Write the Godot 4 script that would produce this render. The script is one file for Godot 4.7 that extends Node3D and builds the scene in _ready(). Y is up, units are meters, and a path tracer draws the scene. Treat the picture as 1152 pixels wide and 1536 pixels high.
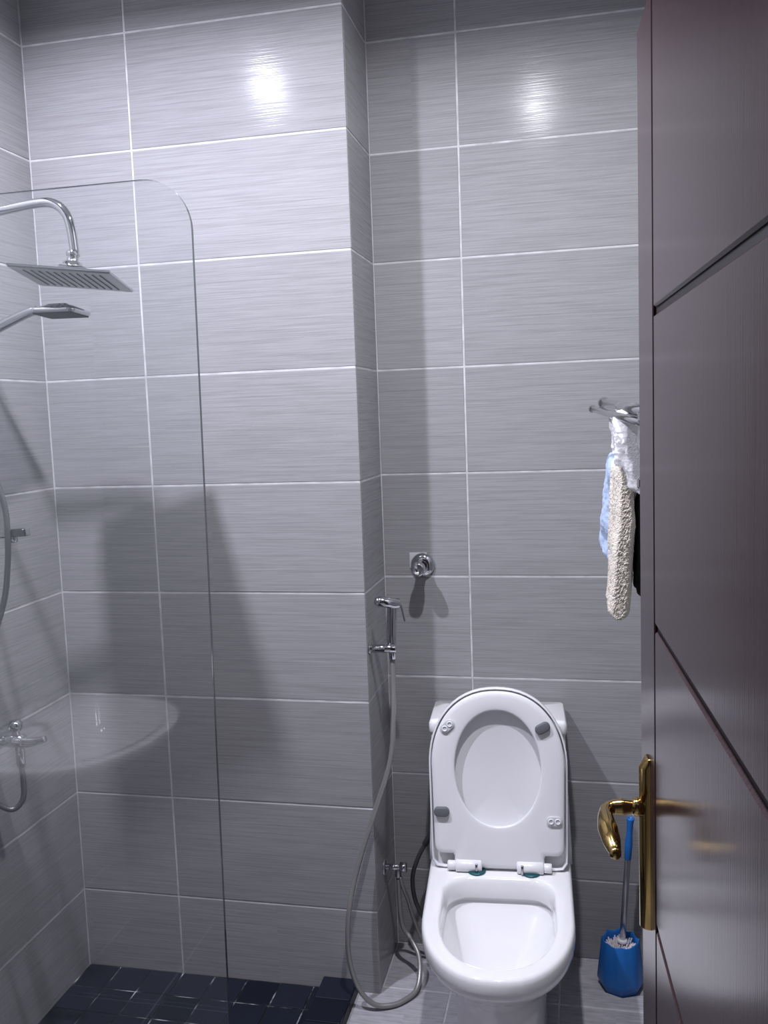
extends Node3D
# A small tiled bathroom seen from its doorway. Floor at y = 0; +x right, -z away from the camera.

const TILE_T := 0.009
const GROUT := 0.005
const XL := -0.303      # left wall
const XR := 1.46        # right wall
const XS := 0.594       # edge of the projecting shower wall
const ZT := -0.257      # wall behind the toilet
const H := 2.805         # ceiling
const ZF := 1.86        # inner face of the doorway wall
var rng := RandomNumberGenerator.new()
var M := {}
var tile_cache := {}

func _ready() -> void:
	rng.seed = 7
	# ---- camera
	var cam := Camera3D.new()
	cam.name = "camera"
	cam.fov = 58.6726
	cam.near = 0.02
	cam.transform = Transform3D(Basis.from_euler(Vector3(-0.1061588, 0.2148017, -0.0365507), EULER_ORDER_YXZ), Vector3(1.16387, 1.6158, 2.33269))
	add_child(cam)
	cam.current = true
	# ---- environment
	var env := Environment.new()
	env.background_mode = Environment.BG_COLOR
	env.background_color = Color(0, 0, 0)
	env.tonemap_mode = Environment.TONE_MAPPER_LINEAR
	env.tonemap_exposure = 1.37
	env.sdfgi_enabled = true
	env.ssao_enabled = true
	env.ssil_enabled = true
	var we := WorldEnvironment.new()
	we.name = "environment"
	we.environment = env
	add_child(we)
	# ---- light: two ceiling downlights
	materials()
	downlight(Vector3(0.09, H, 0.90), 3.0, Color(0.925, 0.925, 1.0), "round white ceiling downlight above the shower and basin side")
	downlight(Vector3(1.014, H, 0.885), 2.4, Color(0.968, 0.968, 1.0), "round white ceiling downlight above the toilet side")
	shell()
	toilet()
	shower()
	wall_valve()
	sprayer()
	stop_valve()
	towels()
	brush()
	basin()

# ------------------------------------------------------------------ materials
func mat(c: Color, rough: float, metal := 0.0) -> StandardMaterial3D:
	var m := StandardMaterial3D.new()
	m.albedo_color = c
	m.roughness = rough
	m.metallic = metal
	return m

func lin(r: float, g: float, b: float) -> Color:
	return Color(r, g, b).linear_to_srgb()

func streaks(w: int, h: int, sd: int, base: float, amp: float, fx: float, fy: float, vertical := false) -> Array:
	# fine lines drawn out along one direction: [grey colour picture, height picture]
	var a := FastNoiseLite.new()
	a.seed = sd
	a.noise_type = FastNoiseLite.TYPE_SIMPLEX
	a.fractal_octaves = 2
	a.frequency = 1.0
	var b := FastNoiseLite.new()
	b.seed = sd + 5
	b.noise_type = FastNoiseLite.TYPE_SIMPLEX
	b.fractal_type = FastNoiseLite.FRACTAL_NONE
	b.frequency = 1.0
	var im := Image.create(w, h, false, Image.FORMAT_RGB8)
	var hi := Image.create(w, h, false, Image.FORMAT_RGB8)
	for y in h:
		for x in w:
			var u := float(y if vertical else x)
			var v := float(x if vertical else y)
			var n := a.get_noise_2d(u * fx, v * fy)
			var k := b.get_noise_2d(u * fx * 0.35, v * fy * 2.2)
			var s := n * 0.6 + k * 0.4
			var line := minf(0.0, k + 0.45) * 1.3
			var t := base * (1.0 + amp * (s + line))
			im.set_pixel(x, y, Color(t, t, t))
			var q := clampf(0.5 + 0.5 * s, 0.0, 1.0)
			hi.set_pixel(x, y, Color(q, q, q))
	return [im, hi]

func tex(im: Image) -> ImageTexture:
	im.generate_mipmaps()
	return ImageTexture.create_from_image(im)

func normal_of(hi: Image, strength: float) -> ImageTexture:
	var n: Image = hi.duplicate()
	n.convert(Image.FORMAT_RGBA8)
	n.bump_map_to_normal_map(strength)
	return tex(n)

func noise_tex(sd: int, freq: float, c0: Color, c1: Color, size := 512, lo := 0.0, hi := 1.0) -> NoiseTexture2D:
	var t := NoiseTexture2D.new()
	t.width = size
	t.height = size
	t.seamless = true
	var n := FastNoiseLite.new()
	n.seed = sd
	n.frequency = freq
	n.fractal_octaves = 4
	t.noise = n
	var g := Gradient.new()
	g.set_color(0, c0)
	g.set_color(1, c1)
	g.set_offset(0, lo)
	g.set_offset(1, hi)
	t.color_ramp = g
	return t

func materials() -> void:
	var s := streaks(1024, 512, 11, 0.94, 0.085, 0.0065, 0.42)
	var wt := tex(s[0])
	var wn := normal_of(s[1], 1.6)
	for k in 3:
		var m := mat(lin(0.335 + 0.012 * k, 0.335 + 0.012 * k, 0.343 + 0.012 * k), 0.17)
		m.albedo_texture = wt
		m.normal_enabled = true
		m.normal_texture = wn
		m.normal_scale = 0.08
		m.metallic_specular = 0.18
		M["tile%d" % k] = m
	var gr := mat(lin(0.64, 0.64, 0.65), 0.8)
	gr.albedo_texture = noise_tex(3, 0.02, Color(0.8, 0.8, 0.8), Color(1, 1, 1))
	gr.uv1_triplanar = true
	gr.uv1_world_triplanar = true
	gr.uv1_scale = Vector3(1.3, 1.3, 1.3)
	M.grout = gr
	var fs := streaks(512, 512, 31, 0.93, 0.08, 0.02, 0.05)
	var ft := mat(lin(0.45, 0.44, 0.47), 0.3)
	ft.albedo_texture = tex(fs[0])
	M.floor_tile = ft
	for k in 3:
		var bt := mat(lin(0.007 + 0.003 * k, 0.009 + 0.003 * k, 0.017 + 0.005 * k), 0.45)
		bt.metallic_specular = 0.3
		M["mosaic%d" % k] = bt
	var mg := mat(Color(1, 1, 1), 0.85)
	mg.albedo_texture = noise_tex(9, 0.012, Color(0.0, 0.0, 0.01), Color(0.75, 0.75, 0.77), 512, 0.42, 0.85)
	mg.uv1_triplanar = true
	mg.uv1_world_triplanar = true
	mg.uv1_scale = Vector3(1.7, 1.7, 1.7)
	M.mosaic_grout = mg
	M.paint = mat(lin(0.62, 0.62, 0.62), 0.8)
	M.front = mat(lin(0.15, 0.15, 0.155), 0.4)
	M.corridor = mat(lin(0.45, 0.43, 0.42), 0.8)
	var cer := mat(lin(0.82, 0.82, 0.83), 0.1)
	cer.clearcoat_enabled = true
	cer.clearcoat = 0.4
	cer.clearcoat_roughness = 0.05
	M.ceramic = cer
	M.plastic = mat(lin(0.8, 0.8, 0.82), 0.25)
	M.bumper = mat(lin(0.12, 0.125, 0.14), 0.6)
	M.clear_pad = mat(lin(0.62, 0.63, 0.64), 0.2)
	M.teal = mat(lin(0.01, 0.085, 0.1), 0.35)
	M.chrome = mat(lin(0.58, 0.58, 0.60), 0.06, 1.0)
	M.steel = mat(lin(0.5, 0.5, 0.52), 0.22, 1.0)
	M.dull_steel = mat(lin(0.30, 0.30, 0.31), 0.32, 0.9)
	M.hose = mat(lin(0.30, 0.295, 0.285), 0.36, 0.45)
	M.shower_hose = mat(lin(0.15, 0.15, 0.155), 0.3, 0.6)
	M.dark_hose = mat(lin(0.05, 0.05, 0.052), 0.45, 0.3)
	M.slot = mat(lin(0.012, 0.012, 0.014), 0.6)
	M.slot.metallic_specular = 0.1
	M.rubber = mat(lin(0.03, 0.03, 0.033), 0.6)
	M.gold = mat(lin(0.50, 0.35, 0.13), 0.13, 1.0)
	M.plaster = mat(lin(0.55, 0.55, 0.56), 0.9)
	var ds := streaks(512, 512, 51, 0.9, 0.16, 0.012, 0.3, true)
	var dm := mat(lin(0.052, 0.028, 0.032), 0.18)
	dm.metallic_specular = 0.27
	dm.albedo_texture = tex(ds[0])
	dm.normal_enabled = true
	dm.normal_texture = normal_of(ds[1], 0.5)
	dm.normal_scale = 0.15
	M.door = dm
	M.door_core = mat(lin(0.016, 0.011, 0.012), 0.5)
	var gl := mat(Color(0.8, 0.86, 0.86, 0.06), 0.0)
	gl.transparency = BaseMaterial3D.TRANSPARENCY_ALPHA
	M.glass = gl
	M.glass_edge = mat(lin(0.16, 0.18, 0.185), 0.08, 0.5)
	M.blue = mat(lin(0.012, 0.14, 0.46), 0.4)
	M.bristle = mat(lin(0.6, 0.56, 0.6), 0.8)
	M.white_cloth = cloth(lin(0.8, 0.8, 0.8), 0.06, 61)
	M.blue_cloth = cloth(lin(0.36, 0.45, 0.62), 0.06, 62)
	M.beige_cloth = cloth(lin(0.78, 0.72, 0.62), 0.22, 63)
	M.black_cloth = cloth(lin(0.01, 0.01, 0.012), 0.25, 64)
	var lamp := mat(Color(1, 1, 1), 0.5)
	lamp.emission_enabled = true
	lamp.emission = Color(0.95, 0.96, 1.0)
	lamp.emission_energy_multiplier = 4.0
	M.lamp = lamp

func cloth(c: Color, relief: float, sd: int) -> StandardMaterial3D:
	var m := mat(c, 0.95)
	m.heightmap_enabled = true
	m.heightmap_texture = noise_tex(sd, 0.05, Color(0, 0, 0), Color(1, 1, 1))
	m.heightmap_scale = relief
	m.uv1_triplanar = true
	m.uv1_scale = Vector3(14, 14, 14)
	m.rim_enabled = true
	m.rim = 0.4
	return m

# ------------------------------------------------------------------ helpers
func tag(o: Node, label: String, category: String, group := "", kind := "") -> void:
	if label: o.set_meta("label", label)
	if category: o.set_meta("category", category)
	if group: o.set_meta("group", group)
	if kind: o.set_meta("kind", kind)

func thing(called: String, at: Vector3, label: String, category: String, group := "") -> Node3D:
	var o := Node3D.new()
	o.name = called
	o.position = at
	add_child(o, true)
	tag(o, label, category, group)
	return o

func put(called: String, mesh: Mesh, m: Material, parent: Node, xf := Transform3D()) -> MeshInstance3D:
	var o := MeshInstance3D.new()
	o.name = called
	o.mesh = mesh
	o.material_override = m
	o.transform = xf
	parent.add_child(o, true)
	return o

func at(p: Vector3) -> Transform3D:
	return Transform3D(Basis(), p)

func start() -> SurfaceTool:
	var st := SurfaceTool.new()
	st.begin(Mesh.PRIMITIVE_TRIANGLES)
	return st

func done(st: SurfaceTool, smooth := true) -> ArrayMesh:
	st.generate_normals()
	return st.commit()

func tri(st: SurfaceTool, a: Vector3, b: Vector3, c: Vector3) -> void:
	st.add_vertex(a)
	st.add_vertex(b)
	st.add_vertex(c)

# quads between closed loops of equal point count; loops run anticlockwise seen from the far (last) end
func loft(st: SurfaceTool, loops: Array, cap_first := true, cap_last := true) -> void:
	st.set_smooth_group(0)
	for k in loops.size() - 1:
		var a: PackedVector3Array = loops[k]
		var b: PackedVector3Array = loops[k + 1]
		var n := a.size()
		for i in n:
			var j := (i + 1) % n
			tri(st, a[i], b[j], a[j])
			tri(st, a[i], b[i], b[j])
	if cap_first: cap(st, loops[0], false)
	if cap_last: cap(st, loops[loops.size() - 1], true)

func cap(st: SurfaceTool, l: PackedVector3Array, last: bool) -> void:
	var c := Vector3.ZERO
	for p in l: c += p
	c /= l.size()
	for i in l.size():
		var j := (i + 1) % l.size()
		if last: tri(st, c, l[j], l[i])
		else: tri(st, c, l[i], l[j])

func lofted(loops: Array, c0 := true, c1 := true) -> ArrayMesh:
	var st := start()
	loft(st, loops, c0, c1)
	return done(st)

# profile of (radius, height) turned round +y
func lathe(prof: Array, n := 28) -> ArrayMesh:
	var loops := []
	for p in prof:
		var l := PackedVector3Array()
		for i in n:
			var t := -TAU * i / n
			l.append(Vector3(cos(t) * p.x, p.y, sin(t) * p.x))
		loops.append(l)
	return lofted(loops)

func align(from: Vector3, dir: Vector3) -> Transform3D:   # +y turned to dir
	var y := dir.normalized()
	var x := y.cross(Vector3(0.13, 0.2, 0.97)).normalized()
	return Transform3D(Basis(x, y, x.cross(y)), from)

func rod(a: Vector3, b: Vector3, r: float, bev := 0.001, n := 20) -> ArrayMesh:
	var st := start()
	var l := (b - a).length()
	var xf := align(a, b - a)
	var loops := []
	for p in [Vector2(r - bev, 0), Vector2(r, bev), Vector2(r, l - bev), Vector2(r - bev, l)]:
		var lp := PackedVector3Array()
		for i in n:
			var t := -TAU * i / n
			lp.append(xf * Vector3(cos(t) * p.x, p.y, sin(t) * p.x))
		loops.append(lp)
	loft(st, loops)
	return done(st)

func spline(pts: Array, per := 10) -> PackedVector3Array:
	var out := PackedVector3Array()
	for i in pts.size() - 1:
		var p0: Vector3 = pts[max(i - 1, 0)]
		var p1: Vector3 = pts[i]
		var p2: Vector3 = pts[i + 1]
		var p3: Vector3 = pts[min(i + 2, pts.size() - 1)]
		for k in per:
			out.append(p1.cubic_interpolate(p2, p0, p3, float(k) / per))
	out.append(pts[pts.size() - 1])
	return out

# tube along a path; radii: one value, or one per path point (stretched over the path)
func tube(path: PackedVector3Array, radii: Array, n := 14, ribs := 0.0) -> ArrayMesh:
	var loops := []
	var up := Vector3(0.31, 0.2, 0.93).normalized()
	for i in path.size():
		var d: Vector3 = (path[min(i + 1, path.size() - 1)] - path[max(i - 1, 0)]).normalized()
		up = (up - d * up.dot(d)).normalized()
		var side := d.cross(up)
		var f := float(i) / (path.size() - 1) * (radii.size() - 1)
		var k := int(min(floor(f), radii.size() - 2)) if radii.size() > 1 else 0
		var r: float = radii[0] if radii.size() == 1 else lerpf(radii[k], radii[k + 1], f - k)
		if ribs > 0.0 and i % 2 == 1: r *= 1.0 - ribs
		var l := PackedVector3Array()
		for q in n:
			var t := -TAU * q / n
			l.append(path[i] + (side * cos(t) + up * sin(t)) * -r)
		loops.append(l)
	return lofted(loops)

# box with chamfered edges, centred
func bevel_box(s: Vector3, b: float, uv0 := Vector2.ZERO, scale := Vector2(1.2, 0.6)) -> ArrayMesh:
	var st := start()
	var h := s / 2.0
	b = minf(b, minf(h.x, minf(h.y, h.z)) * 0.9)
	st.set_smooth_group(-1)
	var fl := func(p: Array) -> void:
		var nrm: Vector3 = (p[1] - p[0]).cross(p[2] - p[0])
		var c := Vector3.ZERO
		for v in p: c += v
		var q: Array = p.duplicate()
		if nrm.dot(c) > 0.0: q.reverse()
		for k in range(1, q.size() - 1):
			for v in [q[0], q[k], q[k + 1]]:
				var ax := 2
				var nn := nrm.abs()
				if nn.x > nn.y and nn.x > nn.z: ax = 0
				elif nn.y > nn.z: ax = 1
				var uv := Vector2(v.x, -v.y)
				if ax == 0: uv = Vector2(v.z, -v.y)
				elif ax == 1: uv = Vector2(v.x, v.z)
				st.set_uv(uv / scale + uv0)
				st.add_vertex(v)
	for ax in 3:
		var a1 := (ax + 1) % 3
		var a2 := (ax + 2) % 3
		for sg in [-1.0, 1.0]:
			var p := []
			for c in [[-1, -1], [1, -1], [1, 1], [-1, 1]]:
				var v := Vector3.ZERO
				v[ax] = sg * h[ax]
				v[a1] = c[0] * (h[a1] - b)
				v[a2] = c[1] * (h[a2] - b)
				p.append(v)
			fl.call(p)
		for s1 in [-1.0, 1.0]:
			for s2 in [-1.0, 1.0]:
				var e := []
				for w in [[0, -1], [0, 1], [1, 1], [1, -1]]:
					var v := Vector3.ZERO
					v[ax] = w[1] * (h[ax] - b)
					v[a1] = s1 * (h[a1] - (b if w[0] else 0.0))
					v[a2] = s2 * (h[a2] - (0.0 if w[0] else b))
					e.append(v)
				fl.call(e)
	for x in [-1.0, 1.0]:
		for y in [-1.0, 1.0]:
			for z in [-1.0, 1.0]:
				fl.call([Vector3(x * h.x, y * (h.y - b), z * (h.z - b)), Vector3(x * (h.x - b), y * h.y, z * (h.z - b)), Vector3(x * (h.x - b), y * (h.y - b), z * h.z)])
	st.generate_normals()
	st.generate_tangents()
	return st.commit()

func box(lo: Vector3, hi: Vector3, b := 0.002) -> ArrayMesh:   # the same, between two corners (add at their middle)
	return bevel_box(hi - lo, b)

func slab(called: String, lo: Vector3, hi: Vector3, m: Material, b := 0.001) -> MeshInstance3D:
	var o := put(called, bevel_box(hi - lo, b), m, self, at((lo + hi) / 2.0))
	o.set_meta("kind", "structure")
	return o

# a D-shaped outline (x, z): straight back at zb with rounded corners, round nose at zf
func dshape(hwb: float, hwn: float, zb: float, zf: float, nose: float, rc: float, n := 72, tw := 0.0, td := 0.0) -> PackedVector2Array:
	var half := PackedVector2Array()
	half.append(Vector2(0, zb - td))
	if td > 0.0:   # a tab in the middle of the straight side
		half.append(Vector2(tw - 0.006, zb - td))
		half.append(Vector2(tw - 0.002, zb - td + 0.002))
		half.append(Vector2(tw, zb - td + 0.006))
		half.append(Vector2(tw, zb - 0.003))
		half.append(Vector2(tw + 0.003, zb))
	else:
		half.append(Vector2((hwb - rc) * 0.5, zb))
	for i in 9:
		var t := -PI / 2 + PI / 2 * i / 8.0
		half.append(Vector2(hwb - rc + cos(t) * rc, zb + rc + sin(t) * rc))
	for i in 25:
		var t := PI / 2 * i / 24.0
		half.append(Vector2(hwn * pow(cos(t), 0.9) if i < 24 else 0.0, zf - nose + nose * pow(sin(t), 0.95)))
	var full := half.duplicate()
	for i in range(half.size() - 2, 0, -1):
		full.append(Vector2(-half[i].x, half[i].y))
	full.append(full[0])
	var total := 0.0
	for i in full.size() - 1: total += full[i].distance_to(full[i + 1])
	var out := PackedVector2Array()
	var seg := 0
	var gone := 0.0
	for k in n:
		var want := total * k / n
		while seg < full.size() - 2 and gone + full[seg].distance_to(full[seg + 1]) < want:
			gone += full[seg].distance_to(full[seg + 1])
			seg += 1
		var d := full[seg].distance_to(full[seg + 1])
		out.append(full[seg].lerp(full[seg + 1], clampf((want - gone) / maxf(d, 1e-6), 0, 1)))
	return out

func dloop(y: float, hwb: float, hwn: float, zb: float, zf: float, nose: float, rc: float) -> PackedVector3Array:
	var o := PackedVector3Array()
	var d := dshape(hwb, hwn, zb, zf, nose, rc)
	for i in range(d.size() - 1, -1, -1): o.append(Vector3(d[i].x, y, d[i].y))
	return o

func rloop(y: float, hx: float, z0: float, z1: float, r: float, n := 6) -> PackedVector3Array:   # rounded rectangle
	var o := PackedVector3Array()
	var cz := (z0 + z1) / 2
	var hz := (z1 - z0) / 2
	for c in [[1, 1, 0], [-1, 1, 1], [-1, -1, 2], [1, -1, 3]]:
		for i in n + 1:
			var t: float = PI / 2 * (c[2] + float(i) / n)
			o.append(Vector3(c[0] * (hx - r) + cos(t) * r, y, cz + c[1] * (hz - r) + sin(t) * r))
	o.reverse()
	return o

# ------------------------------------------------------------------ room
func tile_mesh(w: float, h: float, variant: int) -> ArrayMesh:
	var key := "%.4f %.4f %d" % [w, h, variant]
	if not tile_cache.has(key):
		tile_cache[key] = bevel_box(Vector3(w, h, TILE_T), 0.0012, Vector2(variant * 0.37, variant * 0.61))
	return tile_cache[key]

# tiles on a wall: origin at (u=0, y=0), u along basis.x, face towards basis.z; us are the joints
func lay(wall: Node3D, base: Transform3D, us: Array, y0: float, y1: float, in0 := 0.002, in1 := 0.002) -> void:
	var ys := [y0]
	for k in range(-1, 10):
		var y := 0.243 + 0.3 * k
		if y > y0 + 0.02 and y < y1 - 0.02: ys.append(y)
	ys.append(y1)
	var inv := wall.transform.affine_inverse()
	for i in us.size() - 1:
		for j in ys.size() - 1:
			var u0: float = us[i] + (GROUT / 2 if i > 0 else in0)
			var u1: float = us[i + 1] - (GROUT / 2 if i < us.size() - 2 else in1)
			var w := u1 - u0
			var h: float = ys[j + 1] - ys[j] - GROUT
			var sk := 0.0003 * rng.randf_range(-1, 1)
			var c := Vector3((u0 + u1) / 2, (ys[j] + ys[j + 1]) / 2, -TILE_T / 2 + sk)
			put("tile", tile_mesh(w, h, rng.randi() % 5), M["tile%d" % (rng.randi() % 3)], wall, inv * (base * at(c)))

func shell() -> void:
	var g := 0.0012
	var wall := slab("wall_back", Vector3(XL - 0.12, -0.1, ZT - 0.12), Vector3(XS - g, H + 0.1, -g), M.grout)
	tag(wall, "grey streaked wall tiles with white grout behind the glass shower screen", "")
	lay(wall, Transform3D(), [XL, 0.0, XS], 0.0, H, 0.002, 0.0)
	var yr := Transform3D(Basis(Vector3(0, 0, -1), Vector3.UP, Vector3(1, 0, 0)), Vector3(XS, 0, -TILE_T - 0.0015))
	lay(wall, yr, [0.0, -ZT - TILE_T - 0.0015], 0.0, H, 0.0, 0.002)
	wall = slab("wall_back_001", Vector3(XS - g, -0.1, ZT - 0.12), Vector3(XR + 0.12, H + 0.1, ZT - g), M.grout)
	tag(wall, "grey streaked wall tiles with white grout behind the toilet", "")
	lay(wall, at(Vector3(0, 0, ZT)), [XS, 0.8453, 1.4453, XR], 0.0, H)
	wall = slab("wall_left", Vector3(XL - 0.12, -0.1, -g), Vector3(XL - g, H + 0.1, ZF), M.grout)
	tag(wall, "grey tiled side wall left of the shower", "")
	lay(wall, Transform3D(Basis(Vector3(0, 0, -1), Vector3.UP, Vector3(1, 0, 0)), Vector3(XL, 0, 0)), [-ZF, -1.2, -0.6, 0.0], 0.0, H)
	wall = slab("wall_right", Vector3(XR + g, -0.1, ZT), Vector3(XR + 0.12, H + 0.1, ZF), M.grout)
	tag(wall, "grey tiled side wall behind the open door", "")
	lay(wall, Transform3D(Basis(Vector3(0, 0, 1), Vector3.UP, Vector3(-1, 0, 0)), Vector3(XR, 0, 0)), [ZT, 0.343, 0.943, 1.543, ZF], 0.0, H)
	# doorway wall with its opening
	var st := start()
	for b in [[Vector3(XL - 0.7, -0.1, ZF), Vector3(0.50, H + 0.1, ZF + 0.1)], [Vector3(1.30, -0.1, ZF), Vector3(XR + 0.7, H + 0.1, ZF + 0.1)], [Vector3(0.50, 2.125, ZF), Vector3(1.30, H + 0.1, ZF + 0.1)]]:
		st.append_from(box(b[0], b[1]), 0, at((b[0] + b[1]) / 2))
	put("wall_front", st.commit(), M.front, self).set_meta("kind", "structure")
	st = start()
	for b in [[Vector3(XL - 0.8, -0.1, ZF + 0.1), Vector3(XL - 0.7, H + 0.1, 3.7)], [Vector3(XR + 0.7, -0.1, ZF + 0.1), Vector3(XR + 0.8, H + 0.1, 3.7)], [Vector3(XL - 0.8, -0.1, 3.6), Vector3(XR + 0.8, H + 0.1, 3.7)]]:
		st.append_from(box(b[0], b[1]), 0, at((b[0] + b[1]) / 2))
	put("wall_corridor", st.commit(), M.corridor, self).set_meta("kind", "structure")
	slab("ceiling", Vector3(XL - 0.8, H, ZT - 0.12), Vector3(XR + 0.8, H + 0.1, 3.7), M.paint)
	# floors
	var fl := slab("floor", Vector3(XL - 0.8, -0.1, ZT - 0.12), Vector3(XR + 0.8, -g, 3.7), M.grout)
	tag(fl, "pale grey floor tiles round the toilet", "")
	var inv := fl.transform.affine_inverse()
	var xs := [0.5325, 0.787, 1.087, 1.387, XR]
	var zs := [ZT, -0.034, 0.266, 0.566, 0.866, 1.166, 1.466, 1.766, 1.96]
	var lie := Basis(Vector3.RIGHT, -PI / 2)
	var grid := []
	for i in xs.size() - 1:
		for j in zs.size() - 1: grid.append([xs[i], xs[i + 1], zs[j], zs[j + 1]])
	var xs2 := [XL, -0.02, 0.28, 0.5325]
	for i in 3:
		for j in range(4, zs.size() - 1): grid.append([xs2[i], xs2[i + 1], zs[j] if j > 4 else 0.87, zs[j + 1]])
	for c in grid:
		var dark: bool = c[1] < 0.54
		var x0: float = maxf(c[0], XS) if c[3] < 0.0 else c[0]
		if c[3] < 0.0 and c[1] <= XS: continue
		var m := bevel_box(Vector3(c[1] - x0 - GROUT, c[3] - c[2] - GROUT, 0.01), 0.001, Vector2(rng.randf(), rng.randf()), Vector2(0.6, 0.6))
		put("tile", m, M.mosaic1 if dark else M.floor_tile, fl, inv * Transform3D(lie, Vector3((x0 + c[1]) / 2, -0.005, (c[2] + c[3]) / 2)))
	var sf := slab("floor_001", Vector3(XL, -0.0024, 0.0), Vector3(0.431, 0.0015, 0.80), M.mosaic_grout, 0.0004)
	tag(sf, "black mosaic shower floor with pale worn grout", "")
	inv = sf.transform.affine_inverse()
	for i in 8:
		for j in 8:
			var x0 := XL + 0.0985 * i if i > 0 else XL
			var x1 := minf(-0.3 + 0.1 * (i + 1), 0.430)
			x0 = -0.3 + 0.1 * i
			if x1 - x0 < 0.02: continue
			var z0 := 0.103 * j
			var z1 := minf(z0 + 0.103, 0.8)
			var k := rng.randi() % 3
			put("tile", bevel_box(Vector3(x1 - x0 - 0.0045, 0.005, z1 - z0 - 0.0045), 0.001), M["mosaic%d" % k], sf, inv * at(Vector3((x0 + x1) / 2, 0.0008 + rng.randf() * 0.0008, (z0 + z1) / 2)))
	# curb round the shower
	var curb := slab("trim_1", Vector3(0.432, 0.0, 0.0), Vector3(0.529, 0.035, 0.869), M.mosaic_grout)
	tag(curb, "low black tiled curb between shower floor and pale floor", "")
	var icv := curb.transform.affine_inverse()
	for j in 9:
		var z0 := 0.0966 * j
		var k := rng.randi() % 3
		put("tile", bevel_box(Vector3(0.0975, 0.005, 0.0936), 0.0015), M["mosaic%d" % k], curb, icv * at(Vector3(0.4805, 0.0365, z0 + 0.0483)))
		put("tile", bevel_box(Vector3(0.003, 0.031, 0.0936), 0.001), M["mosaic%d" % k], curb, icv * at(Vector3(0.5295, 0.0168, z0 + 0.0483)))
		put("tile", bevel_box(Vector3(0.003, 0.031, 0.0936), 0.001), M["mosaic%d" % k], curb, icv * at(Vector3(0.4318, 0.0168, z0 + 0.0483)))
	var curb2 := slab("trim_2", Vector3(XL, 0.0, 0.80), Vector3(0.4315, 0.035, 0.869), M.mosaic_grout)
	icv = curb2.transform.affine_inverse()
	for i in 8:
		put("tile", bevel_box(Vector3(0.0885, 0.005, 0.0685), 0.0015), M["mosaic%d" % (i % 3)], curb2, icv * at(Vector3(XL + 0.0917 * (i + 0.5), 0.0365, 0.8345)))
	door()

func door() -> void:
	var a := deg_to_rad(3.6)
	var d := Node3D.new()
	d.name = "door_1"
	var u := Vector3(sin(a), 0, cos(a))
	d.transform = Transform3D(Basis(u, Vector3.UP, Vector3(-cos(a), 0, sin(a))), Vector3(1.243, 0, 1.03))
	add_child(d)
	tag(d, "open dark brown lacquered wooden door with grooves and a gold handle", "", "", "structure")
	var put_box := func(called: String, lo: Vector3, hi: Vector3, b: float, m: Material) -> void:
		put(called, bevel_box(hi - lo, b, Vector2(rng.randf(), rng.randf()), Vector2(0.5, 1.4)), m, d, at((lo + hi) / 2))
	var w := 0.79
	var top := 2.103
	put_box.call("core", Vector3(0.0015, 0.008, -0.038), Vector3(w, top - 0.001, -0.0045), 0.001, M.door_core)
	put_box.call("back_panel", Vector3(0, 0.008, -0.042), Vector3(w, top, -0.038), 0.001, M.door)
	put_box.call("edge_strip", Vector3(-0.001, 0.008, -0.0405), Vector3(0.0016, top, -0.001), 0.0004, M.door)
	put_box.call("stile", Vector3(0, 0.008, -0.006), Vector3(0.131, top, 0), 0.0016, M.door)
	var gs := [0.008, 0.146, 0.544, 0.941, 1.338, 1.7285, top]
	for k in gs.size() - 1:
		put_box.call("panel", Vector3(0.139, gs[k] + (0.0045 if k else 0.0), -0.006), Vector3(w, gs[k + 1] - (0.0045 if k < gs.size() - 2 else 0.0), 0), 0.0025, M.door)
	# gold handle: long domed plate and curved lever
	var hd := Node3D.new()
	hd.name = "door_handle"
	hd.position = Vector3(0.076, 0, 0)
	d.add_child(hd)
	hd.set_meta("label", "polished gold lever handle on a long plate")
	var loops := []
	var y0 := 0.906
	var y1 := 1.146
	for q in [[y0, 0.8, 0.8], [y0 + 0.0006, 0.97, 0.97], [y0 + 0.0015, 1.0, 1.0], [1.02, 1.0, 1.0], [y1 - 0.014, 1.0, 1.0], [y1 - 0.0125, 0.99, 0.97], [y1 - 0.001, 0.95, 0.42], [y1, 0.9, 0.36]]:
		var l := PackedVector3Array()
		for i in 19:
			var t := PI * i / 18.0
			l.append(Vector3(cos(t) * 0.0125 * q[1], q[0], sin(t) * 0.0135 * q[2]))
		l.append(Vector3(-0.0125 * q[1], q[0], -0.001))
		l.append(Vector3(0.0125 * q[1], q[0], -0.001))
		l.reverse()
		loops.append(l)
	put("plate", lofted(loops), M.gold, hd)
	put("rosette", lofted_move(lathe([Vector2(0.0125, 0.0), Vector2(0.0125, 0.011), Vector2(0.0105, 0.0145), Vector2(0.0, 0.0145)]), align(Vector3(0, 1.0760, 0.008), Vector3(0, 0, 1))), M.gold, hd)
	var path := spline([Vector3(0, 1.0760, 0.012), Vector3(0, 1.0760, 0.024), Vector3(0, 1.0755, 0.038), Vector3(0.002, 1.0750, 0.05), Vector3(0.010, 1.0745, 0.0575), Vector3(0.028, 1.0740, 0.060), Vector3(0.055, 1.0725, 0.060), Vector3(0.085, 1.0690, 0.058), Vector3(0.108, 1.0640, 0.0555)], 7)
	put("lever", tube(path, [0.0085, 0.0085, 0.0112, 0.0100, 0.0085, 0.0085, 0.0110, 0.0132, 0.0115, 0.007], 18), M.gold, hd)
	put("tip", lofted_move(lathe([Vector2(0.0, -0.008), Vector2(0.005, -0.0065), Vector2(0.0075, -0.003), Vector2(0.0075, 0.003), Vector2(0.005, 0.0065), Vector2(0.0, 0.008)], 16), at(Vector3(0.109, 1.0635, 0.0555))), M.gold, hd)

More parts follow.
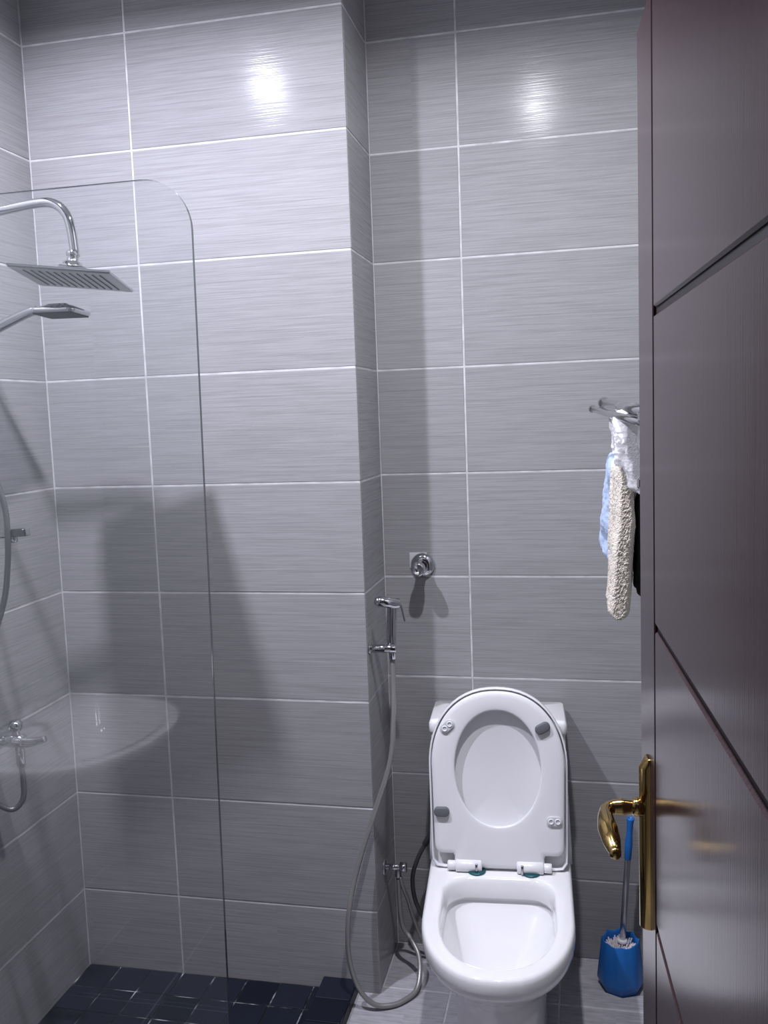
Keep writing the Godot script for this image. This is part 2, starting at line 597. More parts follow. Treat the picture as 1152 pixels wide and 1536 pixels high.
func lofted_move(m: ArrayMesh, xf: Transform3D) -> ArrayMesh:
	var st := start()
	st.append_from(m, 0, xf)
	return st.commit()

func downlight(p: Vector3, energy: float, tint: Color, label: String) -> void:
	var t := thing("ceiling_light", p, label, "light", "")
	put("trim_ring", lathe([Vector2(0.062, 0.0), Vector2(0.062, -0.016), Vector2(0.065, -0.019), Vector2(0.070, -0.018), Vector2(0.078, 0.0), Vector2(0.062, 0.0)]), M.plastic, t)
	put("diffuser", lathe([Vector2(0.001, -0.0005), Vector2(0.051, -0.0005), Vector2(0.051, -0.0015), Vector2(0.001, -0.0015)]), M.lamp, t)
	var l := AreaLight3D.new()
	l.name = "lamp_light"
	l.area_size = Vector2(0.055, 0.055)
	l.light_energy = energy
	l.light_color = tint
	l.area_range = 8.0
	l.area_attenuation = 2.0
	l.shadow_enabled = true
	l.rotation.x = -PI / 2
	l.position = Vector3(0, -0.009, 0)
	t.add_child(l, true)

# ------------------------------------------------------------------ toilet
func toilet() -> void:
	var t := thing("toilet", Vector3(0.921, 0, -0.245), "white ceramic toilet with its seat and lid raised", "toilet")
	t.rotation.y = deg_to_rad(3.7)
	var L := []
	for q in [[0.0, 0.122, 0.112, 0.03, 0.585, 0.18, 0.03], [0.006, 0.125, 0.115, 0.03, 0.59, 0.18, 0.03], [0.10, 0.122, 0.110, 0.03, 0.585, 0.18, 0.03], [0.19, 0.128, 0.117, 0.03, 0.600, 0.19, 0.03], [0.25, 0.140, 0.130, 0.025, 0.632, 0.21, 0.03],
			[0.30, 0.160, 0.150, 0.02, 0.678, 0.235, 0.03], [0.325, 0.178, 0.169, 0.014, 0.714, 0.255, 0.03], [0.34, 0.187, 0.178, 0.012, 0.733, 0.265, 0.03], [0.355, 0.192, 0.183, 0.012, 0.743, 0.27, 0.03], [0.37, 0.193, 0.185, 0.012, 0.746, 0.272, 0.03],
			[0.386, 0.1925, 0.1845, 0.012, 0.7455, 0.272, 0.03], [0.394, 0.191, 0.183, 0.014, 0.743, 0.270, 0.03], [0.3985, 0.187, 0.179, 0.017, 0.739, 0.267, 0.028], [0.400, 0.181, 0.174, 0.021, 0.734, 0.263, 0.026],
			[0.400, 0.147, 0.146, 0.298, 0.707, 0.215, 0.062], [0.3985, 0.1425, 0.1415, 0.303, 0.702, 0.21, 0.062], [0.394, 0.140, 0.139, 0.307, 0.699, 0.208, 0.068], [0.385, 0.137, 0.137, 0.310, 0.696, 0.206, 0.066], [0.352, 0.133, 0.134, 0.315, 0.692, 0.204, 0.064],
			[0.347, 0.134, 0.135, 0.312, 0.694, 0.206, 0.064], [0.341, 0.140, 0.141, 0.302, 0.700, 0.207, 0.064], [0.335, 0.139, 0.140, 0.304, 0.699, 0.206, 0.064], [0.31, 0.126, 0.128, 0.330, 0.684, 0.20, 0.064], [0.27, 0.108, 0.110, 0.365, 0.655, 0.18, 0.06], [0.23, 0.088, 0.088, 0.40, 0.61, 0.15, 0.05], [0.195, 0.066, 0.064, 0.42, 0.56, 0.1, 0.04], [0.175, 0.04, 0.04, 0.44, 0.53, 0.06, 0.03]]:
		L.append(dloop(q[0], q[1], q[2], q[3], q[4], q[5], q[6]))
	put("bowl", lofted(L), M.ceramic, t)
	L = []
	for q in [[0.392, 0.194, 0.012, 0.208, 0.014], [0.43, 0.193, 0.012, 0.202, 0.014], [0.50, 0.190, 0.012, 0.194, 0.014], [0.62, 0.185, 0.012, 0.188, 0.014], [0.738, 0.181, 0.012, 0.184, 0.014], [0.7415, 0.178, 0.014, 0.181, 0.013]]:
		L.append(rloop(q[0], q[1], q[2], q[3], q[4]))
	put("tank", lofted(L), M.ceramic, t)
	L = []
	for q in [[0.743, 0.180, 0.012, 0.184, 0.014], [0.745, 0.184, 0.010, 0.188, 0.014], [0.752, 0.186, 0.010, 0.190, 0.014], [0.772, 0.186, 0.010, 0.190, 0.014], [0.779, 0.183, 0.012, 0.187, 0.013], [0.782, 0.180, 0.014, 0.184, 0.012]]:
		L.append(rloop(q[0], q[1], q[2], q[3], q[4]))
	put("tank_lid", lofted(L), M.ceramic, t)
	var btn := lathe([Vector2(0.024, 0.781), Vector2(0.024, 0.786), Vector2(0.020, 0.788), Vector2(0.0005, 0.788)], 24)
	put("flush_button", btn, M.chrome, t, at(Vector3(0, 0, 0.1)))
	# raised lid and seat: plane coordinates (u right, v up along the lid, w out to the front)
	var lean := deg_to_rad(7.0)
	var pl := Transform3D(Basis(Vector3(1, 0, 0), Vector3(0, cos(lean), -sin(lean)), Vector3(0, sin(lean), cos(lean))), Vector3(0, 0.408, 0.240))
	var flat := func(o: PackedVector2Array, w: float) -> PackedVector3Array:
		var r := PackedVector3Array()
		for p in o: r.append(pl * Vector3(p.x, p.y, w))
		r.reverse()
		return r
	var lidloop := func(i: float, w: float) -> PackedVector3Array:
		return flat.call(dshape(0.180 - i, 0.184 - i, -0.008 + i, 0.474 - i, 0.205 - i, maxf(0.024 - i, 0.006)), w)
	L = [lidloop.call(0.008, 0.0), lidloop.call(0.002, 0.002), lidloop.call(0.0, 0.006), lidloop.call(0.0, 0.022), lidloop.call(0.0012, 0.0245), lidloop.call(0.003, 0.0255), lidloop.call(0.0048, 0.0245), lidloop.call(0.0052, 0.019), lidloop.call(0.0058, 0.0085), lidloop.call(0.009, 0.007)]
	put("lid", lofted(L), M.plastic, t)
	var hole := func(k: float) -> PackedVector2Array:
		var r := PackedVector2Array()
		for i in 180:
			var th := TAU * i / 180.0
			var sx := sin(th)
			r.append(Vector2(signf(sx) * pow(absf(sx), 0.94) * (0.114 + k), 0.261 - cos(th) * (0.154 + k)))
		return r
	var seatloop := func(i: float, w: float) -> PackedVector3Array:
		return flat.call(dshape(0.1705 - i, 0.1755 - i, 0.034 + i, 0.4655 - i, 0.197 - i, maxf(0.020 - i, 0.006), 180, 0.118 - i, 0.036), w)
	L = [seatloop.call(0.006, 0.0175), seatloop.call(0.001, 0.019), seatloop.call(0.0, 0.023), seatloop.call(0.0, 0.031), seatloop.call(0.0012, 0.0330), seatloop.call(0.004, 0.0352), seatloop.call(0.014, 0.037),
		flat.call(hole.call(0.016), 0.0365), flat.call(hole.call(0.005), 0.0352), flat.call(hole.call(0.0012), 0.0342), flat.call(hole.call(0.0), 0.0322), flat.call(hole.call(0.0005), 0.022), flat.call(hole.call(0.006), 0.0175), seatloop.call(0.006, 0.0175)]
	var seat := put("seat", lofted(L, false, false), M.plastic, t)
	for b in [[0.120, 0.372, -0.5, true], [-0.150, 0.146, 0.0, true], [-0.131, 0.373, -0.75, false], [0.146, 0.128, 0.0, false]]:
		pad(seat, pl, b[0], b[1], b[2], b[3])
	for s in [-1.0, 1.0]:
		var hx: float = -0.064 if s < 0 else 0.064
		var hg := put("hinge", rod(pl * Vector3(hx - s * 0.018, 0.003, 0.034), pl * Vector3(hx + s * 0.052, 0.003, 0.034), 0.0165, 0.003, 24), M.plastic, t)
		put("hinge_end", rod(pl * Vector3(hx + s * 0.052, 0.003, 0.034), pl * Vector3(hx + s * 0.073, 0.003, 0.034), 0.0125, 0.002, 20), M.plastic, hg)
		put("hinge_pin", rod(pl * Vector3(hx - s * 0.004, -0.010, 0.0495), pl * Vector3(hx - s * 0.004, 0.014, 0.0500), 0.0035, 0.001, 12), M.steel, hg)
		put("washer", lathe([Vector2(0.022, 0.0), Vector2(0.024, 0.001), Vector2(0.024, 0.004), Vector2(0.021, 0.0055), Vector2(0.0005, 0.0055)], 24), M.teal, t, at(Vector3(-0.060 if s < 0 else 0.083, 0.400, 0.276)))

func pad(parent: Node, pl: Transform3D, u: float, v: float, turn: float, grey: bool) -> void:
	var q := pl * Transform3D(Basis(Vector3(0, 0, 1), -turn), Vector3(u, v, 0.036))
	var L := []
	for k in ([[0.0, 0.0], [0.009, 0.0], [0.0115, 0.0012], [0.0122, 0.0035]] if grey else [[0.0, 0.0], [0.005, 0.0], [0.006, 0.001], [0.006, 0.003]]):
		var l := PackedVector3Array()
		for p in rloop(0, 0.0205 - k[1], -0.0125 + k[1], 0.0125 - k[1], 0.0118 - k[1]): l.append(q * Vector3(p.x, p.z, k[0]))
		l.reverse()
		L.append(l)
	var o := put("bumper", lofted(L), M.bumper if grey else M.clear_pad, parent)
	o.set_meta("label", "grey rubber bumper" if grey else "clear bumper with two rings")
	if not grey:
		for s in [-1.0, 1.0]:
			var tm := TorusMesh.new()
			tm.inner_radius = 0.0045
			tm.outer_radius = 0.0082
			tm.rings = 18
			tm.ring_segments = 8
			put("ring", tm, M.plastic, o, q * Transform3D(Basis(Vector3.RIGHT, PI / 2), Vector3(s * 0.0088, 0, 0.0066)))

# ------------------------------------------------------------------ shower
func shower() -> void:
	# glass screen: standing on the curb, square to the left wall, with a rounded upper corner
	var s := thing("shower_screen", Vector3(XL, 0.039, 0.80), "clear glass shower screen with rounded upper corner on black curb", "screen")
	var out := PackedVector2Array()
	out.append(Vector2(0.012, 0.0))
	out.append(Vector2(0.787, 0.0))
	var r := 0.092
	for i in 13:
		var th := PI / 2 * i / 12.0
		out.append(Vector2(lerpf(0.787, 0.808, 1.0) - r + cos(th) * r - 0.0, 2.003 - r + sin(th) * r))
	out.append(Vector2(0.012, 2.003))
	var st := start()
	st.set_smooth_group(-1)
	var hz := 0.004
	var c := Vector2(0.3, 1.0)
	for i in out.size():
		var a := out[i]
		var b := out[(i + 1) % out.size()]
		tri(st, Vector3(c.x, c.y, hz), Vector3(b.x, b.y, hz), Vector3(a.x, a.y, hz))
		tri(st, Vector3(c.x, c.y, -hz), Vector3(a.x, a.y, -hz), Vector3(b.x, b.y, -hz))
	put("pane", done(st), M.glass, s)
	st = start()
	st.set_smooth_group(0)
	for i in out.size():
		var a := out[i]
		var b := out[(i + 1) % out.size()]
		var p := [Vector3(a.x, a.y, hz), Vector3(b.x, b.y, hz), Vector3(b.x, b.y, -hz), Vector3(a.x, a.y, -hz)]
		tri(st, p[0], p[1], p[2])
		tri(st, p[0], p[2], p[3])
	put("polished_edge", done(st), M.glass_edge, s)
	put("wall_channel", bevel_box(Vector3(0.018, 2.0, 0.018), 0.002), M.chrome, s, at(Vector3(0.0095, 1.0, 0)))
	# shower column on the left wall
	var z := 0.458
	var t := thing("shower_set", Vector3(XL + 0.019, 0, z), "chrome wall shower with square rain head on a bent arm", "shower")
	var arm := spline([Vector3(0.045, 2.0680, 0.0), Vector3(0.055, 2.0810, 0.0), Vector3(0.10, 2.0890, 0.0), Vector3(0.185, 2.1000, 0.0), Vector3(0.285, 2.1095, 0.0), Vector3(0.325, 2.1020, 0.0), Vector3(0.349, 2.0780, 0.0), Vector3(0.358, 2.0430, 0.0), Vector3(0.362, 1.9980, 0.0)], 8)
	put("arm", tube(arm, [0.0105], 18), M.chrome, t)
	put("riser", rod(Vector3(0.045, 0.90, 0), Vector3(0.045, 2.08, 0), 0.0105, 0.001, 18), M.chrome, t)
	for y in [1.15, 2.0]:
		put("wall_bracket", rod(Vector3(-0.019, y, 0), Vector3(0.05, y, 0), 0.012, 0.002), M.chrome, t)
	var hp := Vector3(0.354, 1.942, 0.0)
	var tilt := Basis(Vector3.UP, deg_to_rad(14.7)) * Basis(Vector3.RIGHT, deg_to_rad(-2.6)) * Basis(Vector3.BACK, deg_to_rad(-5.9))
	var hx := Transform3D(tilt, hp)
	put("ball_joint", lofted_move(lathe([Vector2(0.0125, 0.036), Vector2(0.0150, 0.034), Vector2(0.0150, 0.026), Vector2(0.0115, 0.023), Vector2(0.0135, 0.018), Vector2(0.013, 0.012), Vector2(0.0215, 0.011), Vector2(0.0215, 0.004), Vector2(0.03, 0.003), Vector2(0.03, 0.001)], 24), Transform3D(tilt, hp + Vector3(0.0, 0.022, 0))), M.chrome, t)
	var head := put("rain_head", bevel_box(Vector3(0.2165, 0.006, 0.2165), 0.002), M.chrome, t, hx)
	put("rain_head_crown", bevel_box(Vector3(0.15, 0.006, 0.15), 0.003), M.chrome, head, at(Vector3(0, 0.006, 0)))
	put("spray_face", bevel_box(Vector3(0.212, 0.002, 0.212), 0.0008), M.dull_steel, head, at(Vector3(0, -0.0035, 0)))
	for i in 11:
		put("nozzle_strip", bevel_box(Vector3(0.0042, 0.002, 0.165), 0.0008), M.slot, head, at(Vector3(-0.080 + 0.016 * i, -0.0048, 0)))
	# mixer
	put("mixer_body", rod(Vector3(0.055, 0.866, -0.075), Vector3(0.055, 0.866, 0.085), 0.024, 0.005, 24), M.chrome, t)
	for dz in [-0.06, 0.07]:
		put("wall_flange", rod(Vector3(-0.019, 0.866, dz), Vector3(-0.007, 0.866, dz), 0.033, 0.004, 24), M.chrome, t)
		put("inlet", rod(Vector3(-0.01, 0.866, dz), Vector3(0.05, 0.866, dz), 0.014, 0.001), M.chrome, t)
	put("diverter", lofted_move(lathe([Vector2(0.010, 0.0), Vector2(0.010, 0.012), Vector2(0.016, 0.014), Vector2(0.017, 0.028), Vector2(0.013, 0.036), Vector2(0.0005, 0.038)], 20), at(Vector3(0.104, 0.878, -0.02))), M.chrome, t)
	put("mixer_neck", rod(Vector3(0.055, 0.866, -0.02), Vector3(0.125, 0.864, -0.02), 0.017, 0.003), M.chrome, t)
	put("lever", tube(spline([Vector3(0.115, 0.862, -0.02), Vector3(0.14, 0.862, -0.02), Vector3(0.165, 0.868, -0.02), Vector3(0.182, 0.872, -0.02)], 6), [0.015, 0.012, 0.009, 0.008], 14), M.chrome, t)
	put("hose_outlet", rod(Vector3(0.112, 0.85, -0.02), Vector3(0.112, 0.80, -0.02), 0.011, 0.002), M.chrome, t)
	# slider bracket that carries the hand shower hose
	put("slide_bracket", bevel_box(Vector3(0.15, 0.019, 0.024), 0.003), M.chrome, t, Transform3D(Basis(Vector3.BACK, 0.06), Vector3(0.118, 1.372, 0.0)))
	put("bracket_knob", rod(Vector3(0.152, 1.352, 0.0), Vector3(0.152, 1.378, 0.0), 0.011, 0.002), M.chrome, t)
	put("slider", rod(Vector3(0.045, 1.34, 0.0), Vector3(0.045, 1.40, 0.0), 0.019, 0.003), M.chrome, t)
	put("hand_holder", rod(Vector3(0.045, 1.80, 0.0), Vector3(0.105, 1.835, 0.0), 0.014, 0.003), M.chrome, t)
	# hand shower
	var h := thing("hand_shower", Vector3(XL + 0.019, -0.003, z), "slim chrome hand shower under the square rain head", "shower")
	put("handle", tube(spline([Vector3(0.070, 1.795, 0.0), Vector3(0.115, 1.828, 0), Vector3(0.165, 1.851, 0), Vector3(0.235, 1.876, 0), Vector3(0.26, 1.880, 0)], 6), [0.0095, 0.011, 0.0125, 0.011, 0.010], 16), M.chrome, h)
	var hd := Transform3D(Basis(Vector3.BACK, -0.02) * Basis(Vector3.RIGHT, -0.05), Vector3(0.318, 1.877, 0))
	var L := []
	for q in [[-0.010, 0.050, 0.04], [-0.008, 0.054, 0.044], [-0.001, 0.054, 0.044], [0.004, 0.047, 0.036], [0.008, 0.034, 0.024], [0.012, 0.026, 0.016], [0.014, 0.018, 0.012]]:
		L.append(rloop(q[0], q[1], -q[2], q[2], q[2] * 0.35))
	put("head", lofted(L), M.chrome, h, hd)
	put("spray_face", bevel_box(Vector3(0.094, 0.003, 0.076), 0.001), M.slot, h, hd * at(Vector3(0, -0.011, 0)))
	put("hose", tube(spline([Vector3(0.072, 1.797, 0.0), Vector3(0.062, 1.76, 0.012), Vector3(0.085, 1.66, 0.02), Vector3(0.124, 1.53, 0.015), Vector3(0.147, 1.44, 0.014), Vector3(0.151, 1.37, 0.018), Vector3(0.142, 1.30, 0.014), Vector3(0.120, 1.21, 0.01), Vector3(0.078, 1.08, 0.03), Vector3(0.045, 0.93, 0.055), Vector3(0.040, 0.80, 0.05), Vector3(0.058, 0.73, 0.02), Vector3(0.088, 0.700, -0.005), Vector3(0.110, 0.722, -0.018), Vector3(0.114, 0.77, -0.02), Vector3(0.112, 0.805, -0.02)], 16), [0.0072], 12, 0.10), M.shower_hose, h)

func wall_valve() -> void:
	var t := thing("wall_valve", Vector3(0.709, 1.177, ZT), "round chrome valve cap on the tiles above the toilet", "valve")
	var f := Vector3(0, 0, 1)
	put("plaster_patch", bevel_box(Vector3(0.052, 0.046, 0.003), 0.001), M.plaster, t, at(Vector3(-0.013, 0.013, 0.001)))
	put("escutcheon", lofted_move(lathe([Vector2(0.035, 0.002), Vector2(0.0355, 0.004), Vector2(0.034, 0.008), Vector2(0.029, 0.013), Vector2(0.022, 0.0165), Vector2(0.0155, 0.018)], 36), align(Vector3.ZERO, f)), M.chrome, t)
	put("stem", lofted_move(lathe([Vector2(0.015, 0.014), Vector2(0.0145, 0.05), Vector2(0.0165, 0.053), Vector2(0.0195, 0.060), Vector2(0.0205, 0.075), Vector2(0.0195, 0.088), Vector2(0.017, 0.092), Vector2(0.0115, 0.0925), Vector2(0.011, 0.089), Vector2(0.0005, 0.0885)], 30), align(Vector3.ZERO, f)), M.chrome, t)

func sprayer() -> void:
	var hz := -0.035
	var h := thing("sprayer_holder", Vector3(XS, 0.986, hz), "chrome wall holder arm carrying the bidet sprayer", "holder")
	put("arm", rod(Vector3(0.002, 0, 0.010), Vector3(0.076, 0.001, 0.010), 0.0115, 0.002, 22), M.chrome, h)
	put("flange", rod(Vector3(0, 0, 0.010), Vector3(0.006, 0, 0.010), 0.016, 0.002, 22), M.chrome, h)
	var t := thing("bidet_sprayer", Vector3(XS, 0.98, hz), "chrome handheld bidet sprayer with long grey hose beside toilet", "sprayer")
	put("body", tube(spline([Vector3(0.061, 0.012, -0.006), Vector3(0.061, 0.038, -0.006), Vector3(0.063, 0.088, -0.006), Vector3(0.066, 0.128, -0.002)], 6), [0.0125, 0.0145, 0.0145, 0.0125], 18), M.chrome, t)
	put("head", rod(Vector3(0.030, 0.139, 0.022), Vector3(0.085, 0.126, -0.008), 0.0145, 0.003, 22), M.chrome, t)
	put("nozzle", rod(Vector3(0.026, 0.140, 0.0245), Vector3(0.031, 0.1385, 0.0215), 0.0105, 0.001, 20), M.steel, t)
	put("trigger", tube(spline([Vector3(0.083, 0.130, -0.005), Vector3(0.090, 0.120, -0.006), Vector3(0.096, 0.092, -0.006), Vector3(0.099, 0.078, -0.006)], 5), [0.0035, 0.003, 0.0025], 10), M.chrome, t)
	put("hose_nut", rod(Vector3(0.061, -0.026, -0.006), Vector3(0.061, 0.012, -0.006), 0.0095, 0.001, 12), M.chrome, t)
	var o := Vector3(XS, 0.98, hz)
	var path := [Vector3(0.655, 0.956, -0.041), Vector3(0.657, 0.88, -0.030), Vector3(0.658, 0.796, -0.010), Vector3(0.648, 0.68, 0.012), Vector3(0.594, 0.515, 0.035), Vector3(0.553, 0.38, 0.06), Vector3(0.538, 0.295, 0.085), Vector3(0.532, 0.22, 0.092), Vector3(0.534, 0.15, 0.090), Vector3(0.548, 0.085, 0.085), Vector3(0.572, 0.040, 0.080), Vector3(0.602, 0.016, 0.072), Vector3(0.640, 0.009, 0.055), Vector3(0.668, 0.009, 0.030), Vector3(0.694, 0.014, -0.01), Vector3(0.699, 0.04, -0.05), Vector3(0.690, 0.075, -0.085), Vector3(0.664, 0.105, -0.11), Vector3(0.640, 0.135, -0.12), Vector3(0.634, 0.20, -0.115), Vector3(0.634, 0.285, -0.11)]
	for i in path.size(): path[i] -= o
	put("hose", tube(spline(path, 12), [0.0072], 12, 0.07), M.hose, t)

func stop_valve() -> void:
	var t := thing("stop_valve", Vector3(XS, 0.319, -0.11), "small chrome angle valve low on the wall left of toilet", "valve")
	put("flange", lofted_move(lathe([Vector2(0.024, 0.0), Vector2(0.025, 0.002), Vector2(0.020, 0.006), Vector2(0.010, 0.008)], 24), align(Vector3.ZERO, Vector3(1, 0, 0))), M.chrome, t)
	put("body", rod(Vector3(0.005, 0, 0), Vector3(0.046, 0.002, 0), 0.0085, 0.001), M.chrome, t)
	put("outlet", rod(Vector3(0.040, 0.002, 0), Vector3(0.040, -0.028, 0.002), 0.0085, 0.001, 6), M.steel, t)
	put("handle", rod(Vector3(0.046, 0.002, 0), Vector3(0.066, 0.003, 0), 0.0145, 0.002, 6), M.chrome, t)
	var s := thing("supply_hose", Vector3(0.70, 0.1, -0.16), "dark flexible water hose looping from the tank behind toilet", "hose")
	var path := [Vector3(0.745, 0.44, -0.165), Vector3(0.728, 0.41, -0.16), Vector3(0.706, 0.372, -0.152), Vector3(0.684, 0.328, -0.148), Vector3(0.668, 0.27, -0.148), Vector3(0.674, 0.20, -0.150), Vector3(0.700, 0.14, -0.155), Vector3(0.735, 0.09, -0.165), Vector3(0.765, 0.05, -0.18)]
	for i in path.size(): path[i] -= s.position
	put("tube", tube(spline(path, 12), [0.0065], 12, 0.06), M.dark_hose, s)
	put("end_sleeve", rod(path[0], path[2], 0.0085, 0.001, 12), M.rubber, s)
	var s2 := thing("supply_hose", Vector3(0.634, 0.1, -0.11), "grey flexible hose running from angle valve to behind toilet", "hose")
	path = [Vector3(0.640, 0.292, -0.108), Vector3(0.646, 0.26, -0.112), Vector3(0.655, 0.215, -0.13), Vector3(0.668, 0.14, -0.15), Vector3(0.69, 0.07, -0.165), Vector3(0.73, 0.03, -0.18)]
	for i in path.size(): path[i] -= s2.position
	put("tube", tube(spline(path, 12), [0.006], 12, 0.06), M.hose, s2)

# ------------------------------------------------------------------ towels
# a folded cloth hanging over a bar that runs along z: rounded top, slab sides with folds
func even(l: PackedVector3Array, n: int) -> PackedVector3Array:   # n points spaced evenly round a closed loop
	var q := l.duplicate()
	q.append(l[0])
	var total := 0.0
	for i in q.size() - 1: total += q[i].distance_to(q[i + 1])
	var out := PackedVector3Array()
	var seg := 0
	var gone := 0.0
	for k in n:
		while seg < q.size() - 2 and gone + q[seg].distance_to(q[seg + 1]) < total * k / n:
			gone += q[seg].distance_to(q[seg + 1])
			seg += 1
		out.append(q[seg].lerp(q[seg + 1], clampf((total * k / n - gone) / maxf(q[seg].distance_to(q[seg + 1]), 1e-6), 0, 1)))
	return out

func hanging(x: float, top: float, bottom: float, z0: float, z1: float, half: float, fuzz: float, sd: int, sway: float, wave: float, low := 0.0) -> ArrayMesh:
	var n := FastNoiseLite.new()
	n.seed = sd
	n.frequency = 1.0
	var rows := 150
	var loops := []
	for r in rows + 1:
		var f := float(r) / rows
		var y := lerpf(top, bottom, f)
		var hw := half
		var d_top := top - y
		if d_top < half * 1.3: hw = half * sqrt(maxf(0.0, 1.0 - pow(1.0 - d_top / (half * 1.3), 2.0)))
		var d_bot := y - bottom
		if d_bot < half * 0.7: hw *= sqrt(maxf(0.02, 1.0 - pow(1.0 - d_bot / (half * 0.7), 2.0) * 0.75))
		hw = maxf(hw, 0.001)
		var cx := x + sway * f + wave * 0.5 * n.get_noise_2d(f * 1.4, 3.0)
		var l := PackedVector3Array()
		for p in even(rloop(y, 0.5, 0.0, 1.0, 0.3, 8), 140):
			var zz := lerpf(z0, z1, p.z)
			var xx := cx + p.x * 2.0 * hw * (1.0 + 0.25 * n.get_noise_2d(f * 1.5 + 9.0, p.z * 2.0)) + wave * n.get_noise_2d(zz * 9.0, f * 1.2)
			var yy := y - low * f * (1.0 - p.z) - (0.5 if f > 0.97 else 0.0) * 0.01 * n.get_noise_2d(zz * 14.0, 7.0)
			var v := Vector3(xx, yy, zz)
			v += Vector3(n.get_noise_3d(xx * 300, yy * 300, zz * 300), 0.5 * n.get_noise_3d(yy * 300, zz * 300, xx * 300), n.get_noise_3d(zz * 300, xx * 300, yy * 300)) * fuzz
			l.append(v)
		loops.append(l)
	loops.reverse()
	return lofted(loops)

func towels() -> void:
	var t := thing("towel_rack", Vector3(XR, 1.6, 0.5), "chrome towel rack with parallel bars behind the door edge", "towel rack")
	var o := t.position
	var bars := [[Vector3(1.214, 1.624, 0.30), Vector3(1.272, 1.604, 0.84)], [Vector3(1.190, 1.612, 0.30), Vector3(1.262, 1.588, 0.84)], [Vector3(1.240, 1.497, 0.28), Vector3(1.300, 1.494, 0.84)]]
	for k in 3:
		var a: Vector3 = bars[k][0] - o
		var b: Vector3 = bars[k][1] - o
		var r: float = [0.0105, 0.007, 0.007][k]
		put("bar", rod(a, b, r, 0.003, 20), M.chrome, t)
		put("bar_end", lofted_move(lathe([Vector2(0.0005, -r * 1.25), Vector2(r * 0.8, -r), Vector2(r * 1.25, 0), Vector2(r * 0.8, r), Vector2(0.0005, r * 1.25)], 18), align(a, b - a)), M.chrome, t)
	for z in [0.84]:
		put("bracket", bevel_box(Vector3(XR - 1.252, 0.018, 0.02), 0.003), M.chrome, t, at(Vector3((1.252 - XR) / 2, -0.002, z - o.z)))
		put("bracket", bevel_box(Vector3(XR - 1.250, 0.018, 0.02), 0.003), M.chrome, t, at(Vector3((1.250 - XR) / 2, -0.106, z - o.z)))
	put("wall_plate", bevel_box(Vector3(0.012, 0.16, 0.06), 0.003), M.chrome, t, at(Vector3(-0.006, -0.05, 0.84 - o.z)))
	var w := put("towel", hanging(1.243, 1.609, 1.46, 0.34, 0.66, 0.023, 0.0004, 5, 0.020, 0.016), M.white_cloth, self)
	tag(w, "thin white cloth draped over the upper chrome towel bars", "towel", "towels on the rack")
	var b := put("towel", hanging(1.234, 1.520, 1.31, 0.30, 0.50, 0.015, 0.0004, 8, -0.016, 0.012, -0.03), M.blue_cloth, self)
	tag(b, "pale blue towel hanging behind the fluffy beige towel", "towel", "towels on the rack")
	var f := put("towel", hanging(1.243, 1.522, 1.222, 0.42, 0.62, 0.0215, 0.0019, 13, -0.010, 0.006), M.beige_cloth, self)
	tag(f, "fluffy beige towel folded over the lower bar beside the door", "towel", "towels on the rack")
	var k := put("towel", hanging(1.275, 1.455, 1.26, 0.44, 0.60, 0.012, 0.0006, 17, 0.0, 0.004), M.black_cloth, self)
	tag(k, "black cloth half hidden between beige towel and door edge", "towel", "towels on the rack")

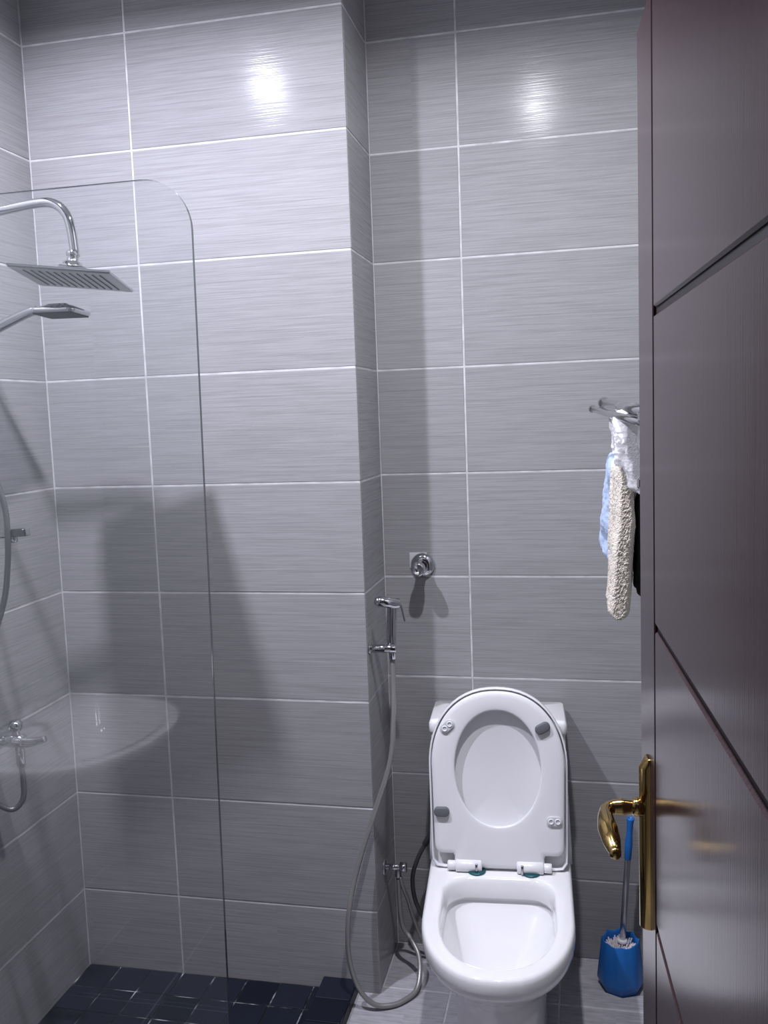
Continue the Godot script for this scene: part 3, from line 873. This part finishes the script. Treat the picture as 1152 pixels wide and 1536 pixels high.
# ------------------------------------------------------------------ brush
func brush() -> void:
	var p := Vector3(1.254, 0, -0.142)
	var h := thing("brush_holder", p, "blue faceted plastic toilet brush holder on floor right of toilet", "brush holder")
	var L := []
	var ring := func(r: float, y: float, scallop: float) -> PackedVector3Array:
		var l := PackedVector3Array()
		for i in 24:
			var th := -TAU * i / 24.0 + 0.26
			var flat := cos(PI / 8) / cos(fposmod(th, PI / 4) - PI / 8)
			l.append(Vector3(cos(th) * r * flat, y + scallop * cos(th * 8.0), sin(th) * r * flat))
		return l
	for q in [[0.050, 0.0], [0.054, 0.001], [0.0635, 0.022], [0.0645, 0.028], [0.058, 0.085], [0.0515, 0.138], [0.0505, 0.140], [0.049, 0.139], [0.047, 0.13], [0.047, 0.08]]:
		L.append(ring.call(q[0], q[1], 0.004 if q[1] > 0.12 else 0.0))
	var st := start()
	loft(st, L)
	put("cup", done(st), M.blue, h)
	var b := thing("toilet_brush", p, "toilet brush with steel stick and blue grip standing in holder", "brush")
	var a := Vector3(0.003, 0.10, -0.004)
	var dir := Vector3(0.026, 0.39, 0.012).normalized()
	put("stick", rod(a, a + dir * 0.30, 0.0085, 0.001, 16), M.steel, b)
	var gl := lathe([Vector2(0.0075, 0.0), Vector2(0.0095, 0.004), Vector2(0.0105, 0.05), Vector2(0.0085, 0.075), Vector2(0.0085, 0.105), Vector2(0.0105, 0.118), Vector2(0.0105, 0.122), Vector2(0.006, 0.124), Vector2(0.0055, 0.120), Vector2(0.0005, 0.119)], 18)
	put("grip", lofted_move(gl, align(a + dir * 0.275, dir)), M.blue, b)
	put("collar", lofted_move(lathe([Vector2(0.012, 0.0), Vector2(0.014, 0.003), Vector2(0.014, 0.008), Vector2(0.010, 0.011), Vector2(0.0065, 0.011)], 20), align(a + dir * 0.028, dir)), M.plastic, b)
	st = start()
	st.set_smooth_group(-1)
	for i in 130:
		var th := i * 2.39996
		var rr := 0.042 * sqrt((i + 0.5) / 130.0)
		var q := Vector3(cos(th) * rr, 0.120 + rng.randf() * 0.010, sin(th) * rr)
		st.append_from(rod(Vector3(q.x * 0.4, 0.09, q.z * 0.4), q, 0.0022, 0.0005, 5), 0, Transform3D())
	var br := put("bristles", st.commit(), M.bristle, b)
	br.set_meta("kind", "stuff")

# ------------------------------------------------------------------ basin (beside the camera, seen mirrored in the glass)
func basin() -> void:
	var t := thing("wash_basin", Vector3(XL, 0, 1.30), "white ceramic wash basin on left wall mirrored in shower glass", "basin")
	var L := []
	for q in [[0.62, 0.10, 0.09, 0.0, 0.16, 0.08, 0.02], [0.68, 0.17, 0.16, 0.0, 0.28, 0.14, 0.03], [0.76, 0.25, 0.24, 0.0, 0.39, 0.2, 0.03], [0.82, 0.283, 0.275, 0.0, 0.436, 0.23, 0.03], [0.845, 0.288, 0.28, 0.0, 0.443, 0.235, 0.03], [0.85, 0.283, 0.275, 0.004, 0.438, 0.23, 0.028],
			[0.85, 0.25, 0.245, 0.10, 0.41, 0.2, 0.06], [0.843, 0.244, 0.238, 0.106, 0.404, 0.195, 0.06], [0.79, 0.22, 0.215, 0.12, 0.38, 0.17, 0.06], [0.735, 0.16, 0.15, 0.15, 0.32, 0.12, 0.05], [0.715, 0.06, 0.06, 0.2, 0.27, 0.05, 0.02]]:
		L.append(dloop(q[0], q[1], q[2], q[3], q[4], q[5], q[6]))
	# the D's nose points away from the wall
	put("bowl", lofted(L), M.ceramic, t, Transform3D(Basis(Vector3.UP, PI / 2), Vector3.ZERO))
	put("tap_body", rod(Vector3(0.055, 0.849, 0), Vector3(0.055, 0.95, 0), 0.02, 0.003), M.chrome, t)
	put("spout", rod(Vector3(0.055, 0.93, 0), Vector3(0.155, 0.915, 0), 0.012, 0.002), M.chrome, t)
	put("tap_lever", rod(Vector3(0.055, 0.957, 0), Vector3(0.12, 0.985, 0), 0.007, 0.002), M.chrome, t)
	put("waste_pipe", rod(Vector3(0.10, 0.0, 0), Vector3(0.10, 0.63, 0), 0.02, 0.002), M.chrome, t)
